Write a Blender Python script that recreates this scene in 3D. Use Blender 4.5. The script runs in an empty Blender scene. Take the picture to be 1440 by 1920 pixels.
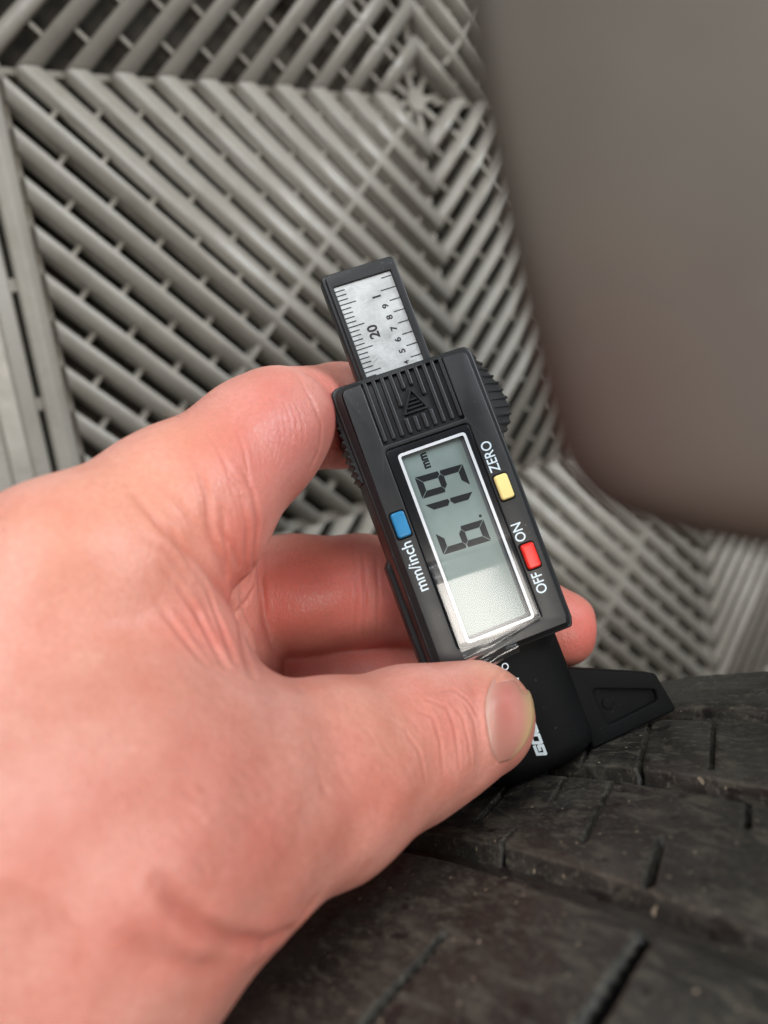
import bpy, bmesh, math, random
import numpy as np
from mathutils import Vector, Matrix
from mathutils.bvhtree import BVHTree

random.seed(4)
SC = bpy.context.scene
COL = SC.collection
F = 1450.0                       # focal length in photo pixels (1440 x 1920)
# rotation: camera frame (x right, y down, z forward, mm) -> world (m)
M = np.array([[0.82658568, -0.21792546, 0.51890713],
              [-0.1476418, -0.97366383, -0.17372577],
              [0.54310037, 0.06698685, -0.83699148]])
CAM = np.array([-0.2666535, -0.13467436, 0.33097368])

def W(p):
    """camera-frame millimetres -> world metres"""
    return CAM + (M @ np.asarray(p, float)) * 0.001

def at(px, py, z):
    """photo pixel + distance along the optical axis (mm) -> camera-frame mm"""
    return np.array([(px - 720) / F * z, (py - 960) / F * z, z])

def direction(v):
    return Vector((M @ np.asarray(v, float)).tolist())

# ------------------------------------------------------------------ camera
cd = bpy.data.cameras.new('camera')
cam = bpy.data.objects.new('camera', cd)
COL.objects.link(cam)
cm = Matrix.Identity(4)
for i in range(3):
    cm[i][0] = M[i, 0]; cm[i][1] = -M[i, 1]; cm[i][2] = -M[i, 2]; cm[i][3] = CAM[i]
cam.matrix_world = cm
cd.sensor_fit = 'VERTICAL'
cd.sensor_height = 36.0
cd.lens = F / 1920 * 36.0
cd.clip_start = 0.005
cd.clip_end = 50
cd.dof.use_dof = True
cd.dof.focus_distance = 0.158
# aperture diameter 2.6 mm  ->  f-number from the (full frame) lens value
cd.dof.aperture_fstop = cd.lens / 2.6
SC.camera = cam

# ------------------------------------------------------------------ light
w = bpy.data.worlds.new('World')
SC.world = w
w.use_nodes = True
bg = w.node_tree.nodes['Background']
bg.inputs[0].default_value = (0.92, 0.96, 1.0, 1)
bg.inputs[1].default_value = 0.10

def area(name, loc, target, sx, sy, power, color):
    ld = bpy.data.lights.new(name, 'AREA')
    ld.shape = 'RECTANGLE'; ld.size = sx; ld.size_y = sy
    ld.energy = power; ld.color = color
    o = bpy.data.objects.new(name, ld); COL.objects.link(o)
    o.location = loc
    d = Vector(target) - Vector(loc)
    o.rotation_euler = d.to_track_quat('-Z', 'Y').to_euler()
    return o

TGT = (-0.18, -0.13, 0.18)
# open garage door: daylight from the far upper left
area('doorway_daylight', (-0.92, 0.88, 0.68), TGT, 1.1, 1.0, 18, (0.93, 0.97, 1.0))
# ceiling lamp of the garage
area('ceiling_lamp', (-0.50, 0.07, 2.2), TGT, 0.62, 0.75, 21, (1.0, 0.93, 0.85))
# window beyond the car: cool daylight that glances off the floor bars
area('window_daylight', (0.90, 0.85, 1.5), (-0.12, -0.03, 0.0), 0.9, 0.9, 35, (0.90, 0.95, 1.0))

SC.view_settings.view_transform = 'Standard'
SC.view_settings.look = 'None'
SC.view_settings.exposure = 0.0
SC.view_settings.gamma = 1.0
SC.cycles.max_bounces = 8
SC.cycles.transparent_max_bounces = 12

# ------------------------------------------------------------------ helpers
def link_mesh(name, me, mat=None, parent=None, smooth=False):
    o = bpy.data.objects.new(name, me)
    COL.objects.link(o)
    if mat is not None and not me.materials:
        me.materials.append(mat)
    if smooth:
        me.polygons.foreach_set('use_smooth', [True] * len(me.polygons))
    if parent is not None:
        o.parent = parent
    return o

def mesh_from(name, verts, faces):
    me = bpy.data.meshes.new(name)
    me.from_pydata([tuple(map(float, v)) for v in verts], [], [tuple(map(int, f)) for f in faces])
    me.update()
    return me

def tag(o, label=None, cat=None, kind=None, group=None):
    if label: o['label'] = label
    if cat: o['category'] = cat
    if kind: o['kind'] = kind
    if group: o['group'] = group
    return o

class NT:
    """small wrapper for building node materials"""
    def __init__(self, name):
        self.m = bpy.data.materials.new(name)
        self.m.use_nodes = True
        self.t = self.m.node_tree
        self.b = self.t.nodes['Principled BSDF']
        self.out = self.t.nodes['Material Output']
    def n(self, typ, **kw):
        nd = self.t.nodes.new(typ)
        for k, v in kw.items():
            if hasattr(nd, k) and k not in nd.inputs: setattr(nd, k, v)
            else: nd.inputs[k].default_value = v
        return nd
    def l(self, a, b): self.t.links.new(a, b)
    def noise(self, scale, detail=4, rough=0.55, coord='Object', dist=0.0, stretch=None):
        tc = self.n('ShaderNodeTexCoord')
        src = tc.outputs[coord]
        if stretch:
            mp = self.n('ShaderNodeMapping'); mp.inputs['Scale'].default_value = stretch
            self.l(src, mp.inputs[0]); src = mp.outputs[0]
        nz = self.n('ShaderNodeTexNoise', Scale=scale, Detail=detail, Roughness=rough, Distortion=dist)
        self.l(src, nz.inputs['Vector'])
        return nz.outputs['Fac']
    def ramp(self, fac, stops):
        r = self.n('ShaderNodeValToRGB')
        e = r.color_ramp.elements
        while len(e) < len(stops): e.new(0.5)
        for el, (p, c) in zip(e, stops):
            el.position = p; el.color = (*c, 1) if len(c) == 3 else c
        self.l(fac, r.inputs[0])
        return r.outputs[0]
    def mix(self, fac, a, b, blend='MIX'):
        mx = self.n('ShaderNodeMix', data_type='RGBA', blend_type=blend)
        for inp, v in ((mx.inputs[0], fac), (mx.inputs[6], a), (mx.inputs[7], b)):
            if hasattr(v, 'links'): self.l(v, inp)
            elif isinstance(v, (int, float)): inp.default_value = v
            else: inp.default_value = (*v, 1)
        return mx.outputs[2]
    def bump(self, h, strength=0.3, dist=0.0002, normal=None):
        b = self.n('ShaderNodeBump', Strength=strength, Distance=dist)
        self.l(h, b.inputs['Height'])
        if normal is not None: self.l(normal, b.inputs['Normal'])
        self.l(b.outputs[0], self.b.inputs['Normal'])
        return b.outputs[0]
    def col(self, v):
        if hasattr(v, 'links'): self.l(v, self.b.inputs['Base Color'])
        else: self.b.inputs['Base Color'].default_value = (*v, 1)
    def rough(self, v):
        if hasattr(v, 'links'): self.l(v, self.b.inputs['Roughness'])
        else: self.b.inputs['Roughness'].default_value = v

def plastic(name, base, rough, bump=0.15, scale=2500, dist=0.00006, spec=0.5, dust=0.0):
    k = NT(name)
    nz = k.noise(scale, 3)
    big = k.noise(90, 4)
    c = k.mix(k.ramp(big, [(0.35, (0, 0, 0)), (0.7, (1, 1, 1))]), base, tuple(min(1, x * 1.25 + 0.002) for x in base))
    if dust > 0:
        sp = k.noise(1100, 2, 0.5)
        c = k.mix(k.ramp(sp, [(0.70, (0, 0, 0)), (0.80, (dust, dust, dust))]), c, (0.35, 0.34, 0.32))
    k.col(c)
    k.rough(k.ramp(big, [(0.3, (rough - 0.05,) * 3), (0.7, (rough + 0.08,) * 3)]))
    k.b.inputs['Specular IOR Level'].default_value = spec
    if bump: k.bump(nz, bump, dist)
    return k.m

MAT = {}
MAT['housing'] = plastic('black_satin_plastic', (0.015, 0.0158, 0.0172), 0.42, 0.25, 2600, 0.00006, 0.5, 0.25)
MAT['rubbery'] = plastic('black_matt_plastic', (0.0045, 0.0047, 0.0052), 0.68, 0.2, 3000, 0.00005, 0.12, 0.12)
MAT['lens'] = plastic('black_gloss_lens', (0.006, 0.007, 0.009), 0.12, 0.0, 900, 0.00002, 0.5, 0.05)
MAT['white_print'] = plastic('white_print', (0.80, 0.83, 0.85), 0.4, 0.0)
MAT['pale_print'] = plastic('pale_blue_white_print', (0.62, 0.72, 0.78), 0.5, 0.0)
MAT['lcd_ink'] = plastic('lcd_segment', (0.005, 0.007, 0.010), 0.45, 0.0, 900, 0.00002, 0.2)
MAT['lcd'] = plastic('lcd_grey_green', (0.225, 0.285, 0.265), 0.35, 0.05, 3000, 0.00002, 0.4)
MAT['lcd_rim'] = plastic('lcd_rim_grey', (0.10, 0.11, 0.115), 0.5, 0.0)
MAT['blue'] = plastic('blue_rubber_button', (0.015, 0.20, 0.42), 0.38, 0.1)
MAT['yellow'] = plastic('cream_yellow_rubber_button', (0.80, 0.66, 0.26), 0.38, 0.1)
MAT['red'] = plastic('red_rubber_button', (0.72, 0.02, 0.012), 0.35, 0.1)
MAT['print_black'] = plastic('black_scale_print', (0.02, 0.018, 0.024), 0.45, 0.0)

def steel():
    k = NT('brushed_scale_plate')
    nz = k.noise(260, 5, 0.6)
    fine = k.noise(3000, 3, 0.6)
    k.col(k.ramp(nz, [(0.3, (0.54, 0.545, 0.535)), (0.7, (0.66, 0.665, 0.655))]))
    k.rough(k.ramp(nz, [(0.3, (0.32,) * 3), (0.7, (0.55,) * 3)]))
    k.b.inputs['Metallic'].default_value = 0.35
    # wrinkled protective film
    k.bump(k.noise(420, 3, 0.5, dist=1.5), 0.35, 0.0003)
    return k.m
MAT['plate'] = steel()

def clear_film():
    m = bpy.data.materials.new('clear_plastic_film'); m.use_nodes = True
    t = m.node_tree; t.nodes.clear()
    out = t.nodes.new('ShaderNodeOutputMaterial')
    tr = t.nodes.new('ShaderNodeBsdfTransparent'); tr.inputs[0].default_value = (0.93, 0.94, 0.95, 1)
    gl = t.nodes.new('ShaderNodeBsdfGlossy'); gl.inputs['Roughness'].default_value = 0.2
    gl.inputs['Color'].default_value = (1, 1, 1, 1)
    fr = t.nodes.new('ShaderNodeFresnel'); fr.inputs[0].default_value = 1.55
    mul = t.nodes.new('ShaderNodeMath'); mul.operation = 'MULTIPLY_ADD'
    mul.inputs[1].default_value = 0.9; mul.inputs[2].default_value = 0.0; mul.use_clamp = True
    mx = t.nodes.new('ShaderNodeMixShader')
    L = t.links.new
    L(fr.outputs[0], mul.inputs[0]); L(mul.outputs[0], mx.inputs[0])
    df = t.nodes.new('ShaderNodeBsdfDiffuse'); df.inputs[0].default_value = (0.85, 0.86, 0.87, 1)
    m0 = t.nodes.new('ShaderNodeMixShader'); m0.inputs[0].default_value = 0.008
    L(tr.outputs[0], m0.inputs[1]); L(df.outputs[0], m0.inputs[2])
    L(m0.outputs[0], mx.inputs[1]); L(gl.outputs[0], mx.inputs[2]); L(mx.outputs[0], out.inputs[0])
    return m
MAT['film'] = clear_film()

def concrete():
    k = NT('stained_concrete')
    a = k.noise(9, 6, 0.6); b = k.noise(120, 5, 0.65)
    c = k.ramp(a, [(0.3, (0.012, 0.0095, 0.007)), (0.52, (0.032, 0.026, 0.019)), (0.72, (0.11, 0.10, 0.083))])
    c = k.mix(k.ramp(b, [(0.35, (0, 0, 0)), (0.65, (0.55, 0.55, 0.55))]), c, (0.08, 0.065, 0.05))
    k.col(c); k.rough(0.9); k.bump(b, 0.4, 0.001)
    return k.m
MAT['concrete'] = concrete()

def tile_plastic():
    k = NT('warm_grey_tile_plastic')
    a = k.noise(14, 5, 0.6); b = k.noise(420, 4, 0.6); d = k.noise(45, 5, 0.65)
    c = k.ramp(a, [(0.3, (0.225, 0.208, 0.178)), (0.7, (0.30, 0.282, 0.246))])
    c = k.mix(k.ramp(d, [(0.50, (0, 0, 0)), (0.72, (0.5, 0.5, 0.5))]), c, (0.16, 0.142, 0.112))
    k.col(c)
    k.rough(k.ramp(d, [(0.3, (0.22,) * 3), (0.7, (0.42,) * 3)]))
    wn = k.noise(7, 4, 0.6, coord='Object', dist=1.2)
    k.col(k.mix(k.ramp(wn, [(0.52, (0, 0, 0)), (0.70, (0.45,) * 3)]), k.b.inputs['Base Color'].links[0].from_socket, (0.19, 0.172, 0.14)))
    k.bump(b, 0.25, 0.0003)
    return k.m
MAT['tile'] = tile_plastic()
MAT['lattice'] = MAT['tile'].copy(); MAT['lattice'].name = 'dull_dusty_tile_plastic'
_b = MAT['lattice'].node_tree.nodes['Principled BSDF']
for _l in list(_b.inputs['Roughness'].links): MAT['lattice'].node_tree.links.remove(_l)
_b.inputs['Roughness'].default_value = 0.75; _b.inputs['Specular IOR Level'].default_value = 0.2

def rubber(name, dusty):
    k = NT(name)
    at_ = k.n('ShaderNodeAttribute', attribute_name='tread')      # x: along the tyre, y: across, z: depth below the tread (mm)
    def nz(sx, sy, detail, rough=0.6, dist=0.0, off=0.0):
        mp = k.n('ShaderNodeMapping'); mp.inputs['Scale'].default_value = (sx, sy, 0.3); mp.inputs['Location'].default_value = (off, off * 1.7, 0)
        k.l(at_.outputs['Vector'], mp.inputs[0])
        n_ = k.n('ShaderNodeTexNoise', Scale=1.0, Detail=detail, Roughness=rough, Distortion=dist); k.l(mp.outputs[0], n_.inputs['Vector'])
        return n_.outputs['Fac']
    patch = nz(0.045, 0.07, 5, 0.6, 0.3); streak = nz(0.15, 0.40, 6, 0.62, 0.6, 3); fine = nz(0.9, 1.6, 5, 0.7, 0, 9); speck = nz(0.55, 0.75, 1, 0.5, 0, 21); spot = nz(0.16, 0.2, 2, 0.5, 0, 40)
    c = k.ramp(patch, [(0.32, (0.013, 0.0122, 0.011)), (0.55, (0.034, 0.0315, 0.0265)), (0.75, (0.058, 0.054, 0.045))])
    c = k.mix(k.ramp(streak, [(0.49, (0, 0, 0)), (0.62, (dusty,) * 3)]), c, (0.110, 0.099, 0.075))
    c = k.mix(k.ramp(fine, [(0.55, (0, 0, 0)), (0.68, (1.0 * dusty,) * 3)]), c, (0.20, 0.178, 0.135))
    c = k.mix(k.ramp(speck, [(0.735, (0, 0, 0)), (0.765, (0.85, 0.85, 0.85))]), c, (0.34, 0.28, 0.20))
    c = k.mix(k.ramp(spot, [(0.30, (0.8, 0.8, 0.8)), (0.36, (0, 0, 0))]), c, (0.010, 0.007, 0.007))
    sep = k.n('ShaderNodeSeparateXYZ'); k.l(at_.outputs['Vector'], sep.inputs[0])
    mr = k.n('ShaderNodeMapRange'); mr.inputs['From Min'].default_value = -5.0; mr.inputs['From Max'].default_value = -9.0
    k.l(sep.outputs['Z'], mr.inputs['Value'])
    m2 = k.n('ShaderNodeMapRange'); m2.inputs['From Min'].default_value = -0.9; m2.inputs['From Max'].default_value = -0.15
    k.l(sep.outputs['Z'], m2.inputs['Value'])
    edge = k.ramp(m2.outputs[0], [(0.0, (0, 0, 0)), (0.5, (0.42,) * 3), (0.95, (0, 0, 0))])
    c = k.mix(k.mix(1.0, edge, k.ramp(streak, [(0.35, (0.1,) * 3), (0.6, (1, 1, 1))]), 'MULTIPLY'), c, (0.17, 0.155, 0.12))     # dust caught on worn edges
    c = k.mix(mr.outputs[0], c, (0.006, 0.0058, 0.0056))            # clean black rubber in grooves and cuts, with the cuts' shade painted in
    k.col(c)
    k.rough(k.ramp(streak, [(0.3, (0.36,) * 3), (0.7, (0.68,) * 3)]))
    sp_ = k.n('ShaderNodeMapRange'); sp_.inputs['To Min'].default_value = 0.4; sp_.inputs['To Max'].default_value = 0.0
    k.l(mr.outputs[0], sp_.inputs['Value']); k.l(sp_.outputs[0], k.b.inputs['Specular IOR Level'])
    h = k.mix(0.3, fine, streak)
    k.bump(h, 0.4, 0.0004)
    return k.m
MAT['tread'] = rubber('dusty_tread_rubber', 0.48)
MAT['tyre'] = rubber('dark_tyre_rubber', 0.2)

def skin():
    k = NT('skin')
    at_ = k.n('ShaderNodeVertexColor', layer_name='tint')
    sep = k.n('ShaderNodeSeparateColor'); k.l(at_.outputs[0], sep.inputs[0])
    mott = k.noise(95, 5, 0.6); fine = k.noise(420, 4, 0.6)
    base = k.mix(k.ramp(mott, [(0.3, (0, 0, 0)), (0.7, (1, 1, 1))]), (0.65, 0.242, 0.182), (0.79, 0.40, 0.325))
    base = k.mix(sep.outputs[0], base, (0.72, 0.18, 0.15))        # ruddy zones
    base = k.mix(sep.outputs[1], base, (0.66, 0.325, 0.20))          # sallow zones
    base = k.mix(sep.outputs[2], base, (0.46, 0.09, 0.065))         # crease lines
    mic = k.noise(1300, 3, 0.6)
    base = k.mix(k.ramp(mic, [(0.35, (0.35,) * 3), (0.65, (0, 0, 0))]), base, (0.55, 0.20, 0.145))
    sp = k.ramp(fine, [(0.58, (0, 0, 0)), (0.75, (0.22, 0.22, 0.22))])
    base = k.mix(sp, base, (0.64, 0.21, 0.17))
    k.col(base)
    k.b.inputs['Subsurface Weight'].default_value = 0.35
    k.b.inputs['Subsurface Radius'].default_value = (1.0, 0.36, 0.2)
    k.b.inputs['Subsurface Scale'].default_value = 0.0022
    k.rough(k.ramp(mic, [(0.3, (0.33,) * 3), (0.7, (0.52,) * 3)]))
    k.b.inputs['Specular IOR Level'].default_value = 0.42
    # skin relief: fine cells, plus stretched wrinkles
    tc = k.n('ShaderNodeTexCoord')
    vo = k.n('ShaderNodeTexVoronoi', feature='DISTANCE_TO_EDGE', Scale=1150.0)
    mp = k.n('ShaderNodeMapping'); mp.inputs['Scale'].default_value = (1.0, 0.55, 0.8)
    k.l(tc.outputs['Object'], mp.inputs[0]); k.l(mp.outputs[0], vo.inputs['Vector'])
    vr = k.ramp(vo.outputs['Distance'], [(0.0, (0, 0, 0)), (0.22, (1, 1, 1))])
    wr = k.noise(300, 5, 0.6, dist=0.8, stretch=(1.0, 0.35, 0.6))
    b1 = k.n('ShaderNodeBump', Strength=0.2, Distance=0.0002); k.l(vr, b1.inputs['Height'])
    b2 = k.n('ShaderNodeBump', Strength=0.26, Distance=0.0007); k.l(wr, b2.inputs['Height']); k.l(b1.outputs[0], b2.inputs['Normal'])
    k.l(b2.outputs[0], k.b.inputs['Normal'])
    return k.m
MAT['skin'] = skin()

def nail_mat():
    k = NT('thumbnail')
    at_ = k.n('ShaderNodeVertexColor', layer_name='tint')
    sep = k.n('ShaderNodeSeparateColor'); k.l(at_.outputs[0], sep.inputs[0])
    c = k.mix(sep.outputs[0], (0.56, 0.25, 0.20), (0.58, 0.40, 0.22))
    c = k.mix(sep.outputs[1], c, (0.55, 0.16, 0.13))
    c = k.mix(sep.outputs[2], c, (0.62, 0.40, 0.33))
    k.col(c); k.rough(0.34)
    k.b.inputs['Coat Weight'].default_value = 0.08; k.b.inputs['Coat Roughness'].default_value = 0.2
    k.b.inputs['Subsurface Weight'].default_value = 0.2
    k.b.inputs['Subsurface Scale'].default_value = 0.001
    k.bump(k.noise(700, 3, 0.5, stretch=(0.2, 1, 0.2)), 0.12, 0.0002)
    return k.m
MAT['nail'] = nail_mat()

def paint():
    k = NT('grey_brown_panel')
    a = k.noise(28, 4, 0.6, dist=0.8)
    k.col(k.ramp(a, [(0.3, (0.074, 0.060, 0.047)), (0.7, (0.094, 0.078, 0.062))]))
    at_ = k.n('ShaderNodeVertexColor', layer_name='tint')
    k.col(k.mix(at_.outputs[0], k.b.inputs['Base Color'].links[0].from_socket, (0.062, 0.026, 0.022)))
    k.rough(0.55); k.b.inputs['Specular IOR Level'].default_value = 0.22
    return k.m
MAT['panel'] = paint()

# ================================================================== FLOOR
NRIB = 11                         # ribs from tile centre to tile edge
HALF = 0.200
STEP = HALF / NRIB
floor_me = mesh_from('floor', [(-3, -3, -0.026), (3, -3, -0.026), (3, 3, -0.026), (-3, 3, -0.026)], [(0, 1, 2, 3)])
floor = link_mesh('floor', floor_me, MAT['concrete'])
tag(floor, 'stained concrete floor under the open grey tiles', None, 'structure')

RIB_W = STEP * 0.275               # half width measured along the fold line
def rib_profile(flange=False):
    """(offset across rib, height) round-topped bar with straight walls"""
    hw = RIB_W * math.sqrt(0.5)
    if flange:
        pts = [(-hw * 0.55, -0.0125), (-hw * 0.62, -0.0100), (-hw - 0.0004, -0.0098), (-hw - 0.0004, -0.0086), (-hw * 0.9, -0.0080)]
    else:
        pts = [(-hw * 0.5, -0.0120), (-hw * 0.85, -0.0085)]
    for i in range(9):
        a = math.pi - i * math.pi / 8
        pts.append((hw * math.cos(a), -0.0035 + 0.0035 * math.sin(a)))
    if flange: pts += [(hw * 0.9, -0.0080), (hw + 0.0004, -0.0086), (hw + 0.0004, -0.0098), (hw * 0.62, -0.0100), (hw * 0.55, -0.0125)]
    else: pts += [(hw * 0.85, -0.0085), (hw * 0.5, -0.0120)]
    return pts

def rib_mesh(k, flange=False):
    """one straight rib of the +x +y quadrant: runs from fold line to fold line (or tile edge to tile edge)"""
    c = (k + 0.355) * STEP                      # |x|+|y| = c on the rib's axis
    verts = []; prof = rib_profile(flange); s2 = math.sqrt(0.5)
    for end in (0, 1):
        for off, h in prof:
            cc = c + off / s2                   # |x|+|y| for this line
            if cc <= HALF - 0.0012:
                p = (cc - 0.0002, 0.0002) if end == 0 else (0.0002, cc - 0.0002)
            else:
                e = HALF - 0.0012
                p = (e, cc - e) if end == 0 else (cc - e, e)
            verts.append((p[0], p[1], h))
    n = len(prof)
    faces = [(i, i + 1, n + i + 1, n + i) for i in range(n - 1)]
    faces += [tuple(range(n))[::-1], tuple(range(n, 2 * n))]
    me = mesh_from('rib', verts, faces)
    bm = bmesh.new(); bm.from_mesh(me); bmesh.ops.recalc_face_normals(bm, faces=bm.faces)
    bm.to_mesh(me); bm.free()
    me.polygons.foreach_set('use_smooth', [len(p.vertices) == 4 for p in me.polygons])
    me.materials.append(MAT['tile'])
    return me
rib_meshes = [rib_mesh(k) for k in range(1, 2 * NRIB)]
ledged_meshes = [rib_mesh(k, True) for k in range(1, 2 * NRIB)]     # ribs of two quadrants carry a low ledge

def bar(bm, a, b, wdt, z0, z1):
    a = Vector(a); b = Vector(b); d = (b - a).normalized(); s = Vector((-d.y, d.x)) * wdt / 2
    vs = [bm.verts.new((*(p + q), z)) for z in (z0, z1) for p, q in ((a, -s), (b, -s), (b, s), (a, s))]
    for f in ((0, 3, 2, 1), (4, 5, 6, 7), (0, 1, 5, 4), (1, 2, 6, 5), (2, 3, 7, 6), (3, 0, 4, 7)):
        bm.faces.new([vs[i] for i in f])

def lattice_mesh():
    bm = bmesh.new()
    e = HALF - 0.0012
    for sx, sy in ((1, 1), (-1, 1), (-1, -1), (1, -1)):
        # diagonal bar, flush with the rib tops
        bar(bm, (sx * 0.016, sy * 0.016), (sx * e, sy * e), 0.0019, -0.0125, -0.0006)
        # connectors between neighbouring ribs, standing lower
        for k in range(1, 2 * NRIB - 1):
            c0 = (k + 0.355) * STEP; c1 = c0 + STEP
            lim = c0 if c0 < e else 2 * e - c0
            npos = 6
            for j in range(-npos, npos + 1):
                off = (j + (0.5 if k % 2 else 0.0)) * 0.0235
                if abs(off) < 0.004: continue
                p = Vector((c0 / 2 + off * 0.7071, c0 / 2 - off * 0.7071)); q = Vector((c1 / 2 + off * 0.7071, c1 / 2 - off * 0.7071))
                if min(p.x, p.y, q.x, q.y) < 0.002 or max(p.x, p.y, q.x, q.y) > e: continue
                bar(bm, (sx * p.x, sy * p.y), (sx * q.x, sy * q.y), 0.0018, -0.011, -0.0058)
    # bars under the fold lines
    for d in ((1, 0), (0, 1), (-1, 0), (0, -1)):
        bar(bm, (d[0] * 0.012, d[1] * 0.012), (d[0] * e, d[1] * e), 0.0026, -0.0120, -0.0075)
    # perimeter frame, low
    for a_, b_ in (((-e, -e), (e, -e)), ((e, -e), (e, e)), ((e, e), (-e, e)), ((-e, e), (-e, -e))):
        bar(bm, a_, b_, 0.0022, -0.0118, -0.0072)
    # star in the centre
    for i in range(8):
        a = i * math.pi / 4 + 0.2
        bar(bm, (0, 0), (math.cos(a) * STEP * 0.86, math.sin(a) * STEP * 0.86), 0.0030, -0.0116 + i * 0.00005, -0.0082 - i * 0.00006)
    for i in range(3):
        rr = STEP * 0.34
        bmesh.ops.create_cone(bm, cap_ends=True, segments=16, radius1=rr, radius2=rr * 0.9, depth=0.004, matrix=Matrix.Translation((0, 0, -0.0090))) if i == 0 else None
    # feet under the lattice
    for x in range(-3, 4):
        for y in range(-3, 4):
            bar(bm, (x * 0.055 - 0.003, y * 0.055), (x * 0.055 + 0.003, y * 0.055), 0.006, -0.0255, -0.0122)
    bmesh.ops.recalc_face_normals(bm, faces=bm.faces)
    me = bpy.data.meshes.new('floor_tile'); bm.to_mesh(me); bm.free()
    me.materials.append(MAT['lattice'])
    return me
lat = lattice_mesh()

# joined ribs for tiles that only the wheel, hand or body panel hides
def joined_ribs():
    bm = bmesh.new()
    for q in range(4):
        for me in rib_meshes:
            n0 = len(bm.verts)
            bm.from_mesh(me)
            bm.verts.ensure_lookup_table()
            bmesh.ops.rotate(bm, verts=bm.verts[n0:], cent=(0, 0, 0), matrix=Matrix.Rotation(q * math.pi / 2, 3, 'Z'))
    me = bpy.data.meshes.new('ribs_far'); bm.to_mesh(me); bm.free()
    me.materials.append(MAT['tile'])
    return me
far_me = None
for ix, iy, single in ((0, 0, True), (0, -1, True), (1, -1, True), (1, 0, False), (0, 1, False), (1, -2, False), (0, -2, False)):
    t = link_mesh('floor_tile', lat, None, floor)
    t.location = (ix * 2 * HALF, iy * 2 * HALF, 0)
    if single:
        for q in range(4):
            for me in (rib_meshes if q % 2 else ledged_meshes):
                r = link_mesh('rib', me, None, t)
                r.rotation_euler = (0, 0, q * math.pi / 2)
    else:
        if far_me is None: far_me = joined_ribs()
        r = link_mesh('rib', far_me, None, t)
        r['kind'] = 'stuff'

# edging strip along the left side: two long rails and a sloping apron
def edge_strip():
    L0, L1 = -HALF, HALF
    x0 = -HALF - 0.0006
    def prism(prof, y0, y1):
        n = len(prof)
        vs = [(x, y, z) for y in (y0, y1) for x, z in prof]
        fs = [(i, (i + 1) % n, n + (i + 1) % n, n + i) for i in range(n)] + [tuple(range(n))[::-1], tuple(range(n, 2 * n))]
        me = mesh_from('edge', vs, fs)
        bm = bmesh.new(); bm.from_mesh(me); bmesh.ops.recalc_face_normals(bm, faces=bm.faces)
        bm.to_mesh(me); bm.free(); me.materials.append(MAT['tile']); return me
    w_ = 0.0092
    rail = [(x0 - w_, -0.0125), (x0 - w_, -0.0022), (x0 - w_ + 0.0008, -0.0010), (x0 - w_ * 0.55, 0.0002),
            (x0 - w_ * 0.4, 0.0002), (x0 - 0.0008, -0.0012), (x0, -0.0026), (x0, -0.0125)]
    rail_me = prism(rail, L0 + 0.0005, L1 - 0.0005)
    xa = x0 - w_ - 0.0024
    apron = [(xa, -0.019), (xa, -0.0022), (xa - 0.001, -0.0008), (xa - 0.006, 0.0), (xa - 0.0068, -0.0008), (xa - 0.0076, 0.0),
             (xa - 0.014, -0.0012), (xa - 0.0148, -0.0022), (xa - 0.0156, -0.0014), (xa - 0.024, -0.0032), (xa - 0.0248, -0.0044),
             (xa - 0.0256, -0.0036), (xa - 0.05, -0.0125), (xa - 0.06, -0.019)]
    ap_me = prism(apron, L0 + 0.0005, L1 - 0.0005)
    bm = bmesh.new()
    for i in range(-4, 5):
        bar(bm, (x0 - w_ - 0.004, i * 0.046 + 0.012), (x0 - w_ + 0.001, i * 0.046 + 0.012), 0.005, -0.012, -0.0035)
    for i in range(-3, 4):
        bar(bm, (x0 - 0.006, i * 0.055 + 0.01), (x0 - 0.004, i * 0.055 + 0.01), 0.004, -0.0255, -0.0124)
    me = bpy.data.meshes.new('tile_edging'); bm.to_mesh(me); bm.free(); me.materials.append(MAT['tile'])
    return me, rail_me, ap_me
e_me, rail_me, ap_me = edge_strip()
for iy in (0, -1, 1):
    t = link_mesh('tile_edging', e_me, None, floor)
    t.location = (0, iy * 2 * HALF, 0)
    link_mesh('rail', rail_me, None, t)
    link_mesh('apron', ap_me, None, t)

# grit and leaf crumbs lying on the concrete
bm = bmesh.new()
for i in range(420):
    x = random.uniform(-0.26, 0.35); y = random.uniform(-0.5, 0.2); s = random.uniform(0.0008, 0.0032)
    mt = Matrix.Translation((x, y, -0.0255 + s * 0.3)) @ Matrix.Rotation(random.uniform(0, 6), 4, 'Z') @ Matrix.Diagonal((1, random.uniform(.5, 1), random.uniform(.3, .7), 1))
    bmesh.ops.create_icosphere(bm, subdivisions=1, radius=s, matrix=mt)
me = bpy.data.meshes.new('grit'); bm.to_mesh(me); bm.free()
k = NT('grit_brown'); k.col(k.ramp(k.noise(60, 2), [(0.35, (0.03, 0.018, 0.012)), (0.65, (0.16, 0.13, 0.095))])); k.rough(0.9)
tag(link_mesh('grit', me, k.m), 'brown grit and crumbs scattered under the floor tiles', 'grit', 'stuff')

# ================================================================== GAUGE
RM = np.array([[0.93073841, -0.34567197, 0.11931847],
               [-0.33407527, -0.93645191, -0.10701187],
               [0.14872701, 0.05973871, -0.98707222]])     # gauge axes (right, up, out of face) in the camera frame
TM = np.array([16.48745, 4.81014, 155.05626])              # screen centre
BASE = np.array([0.0, -51.5, -9.0])

def G(u, v, z=0.0):
    """gauge millimetres -> camera-frame mm"""
    return TM + RM @ np.array([u, v, z])

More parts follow.
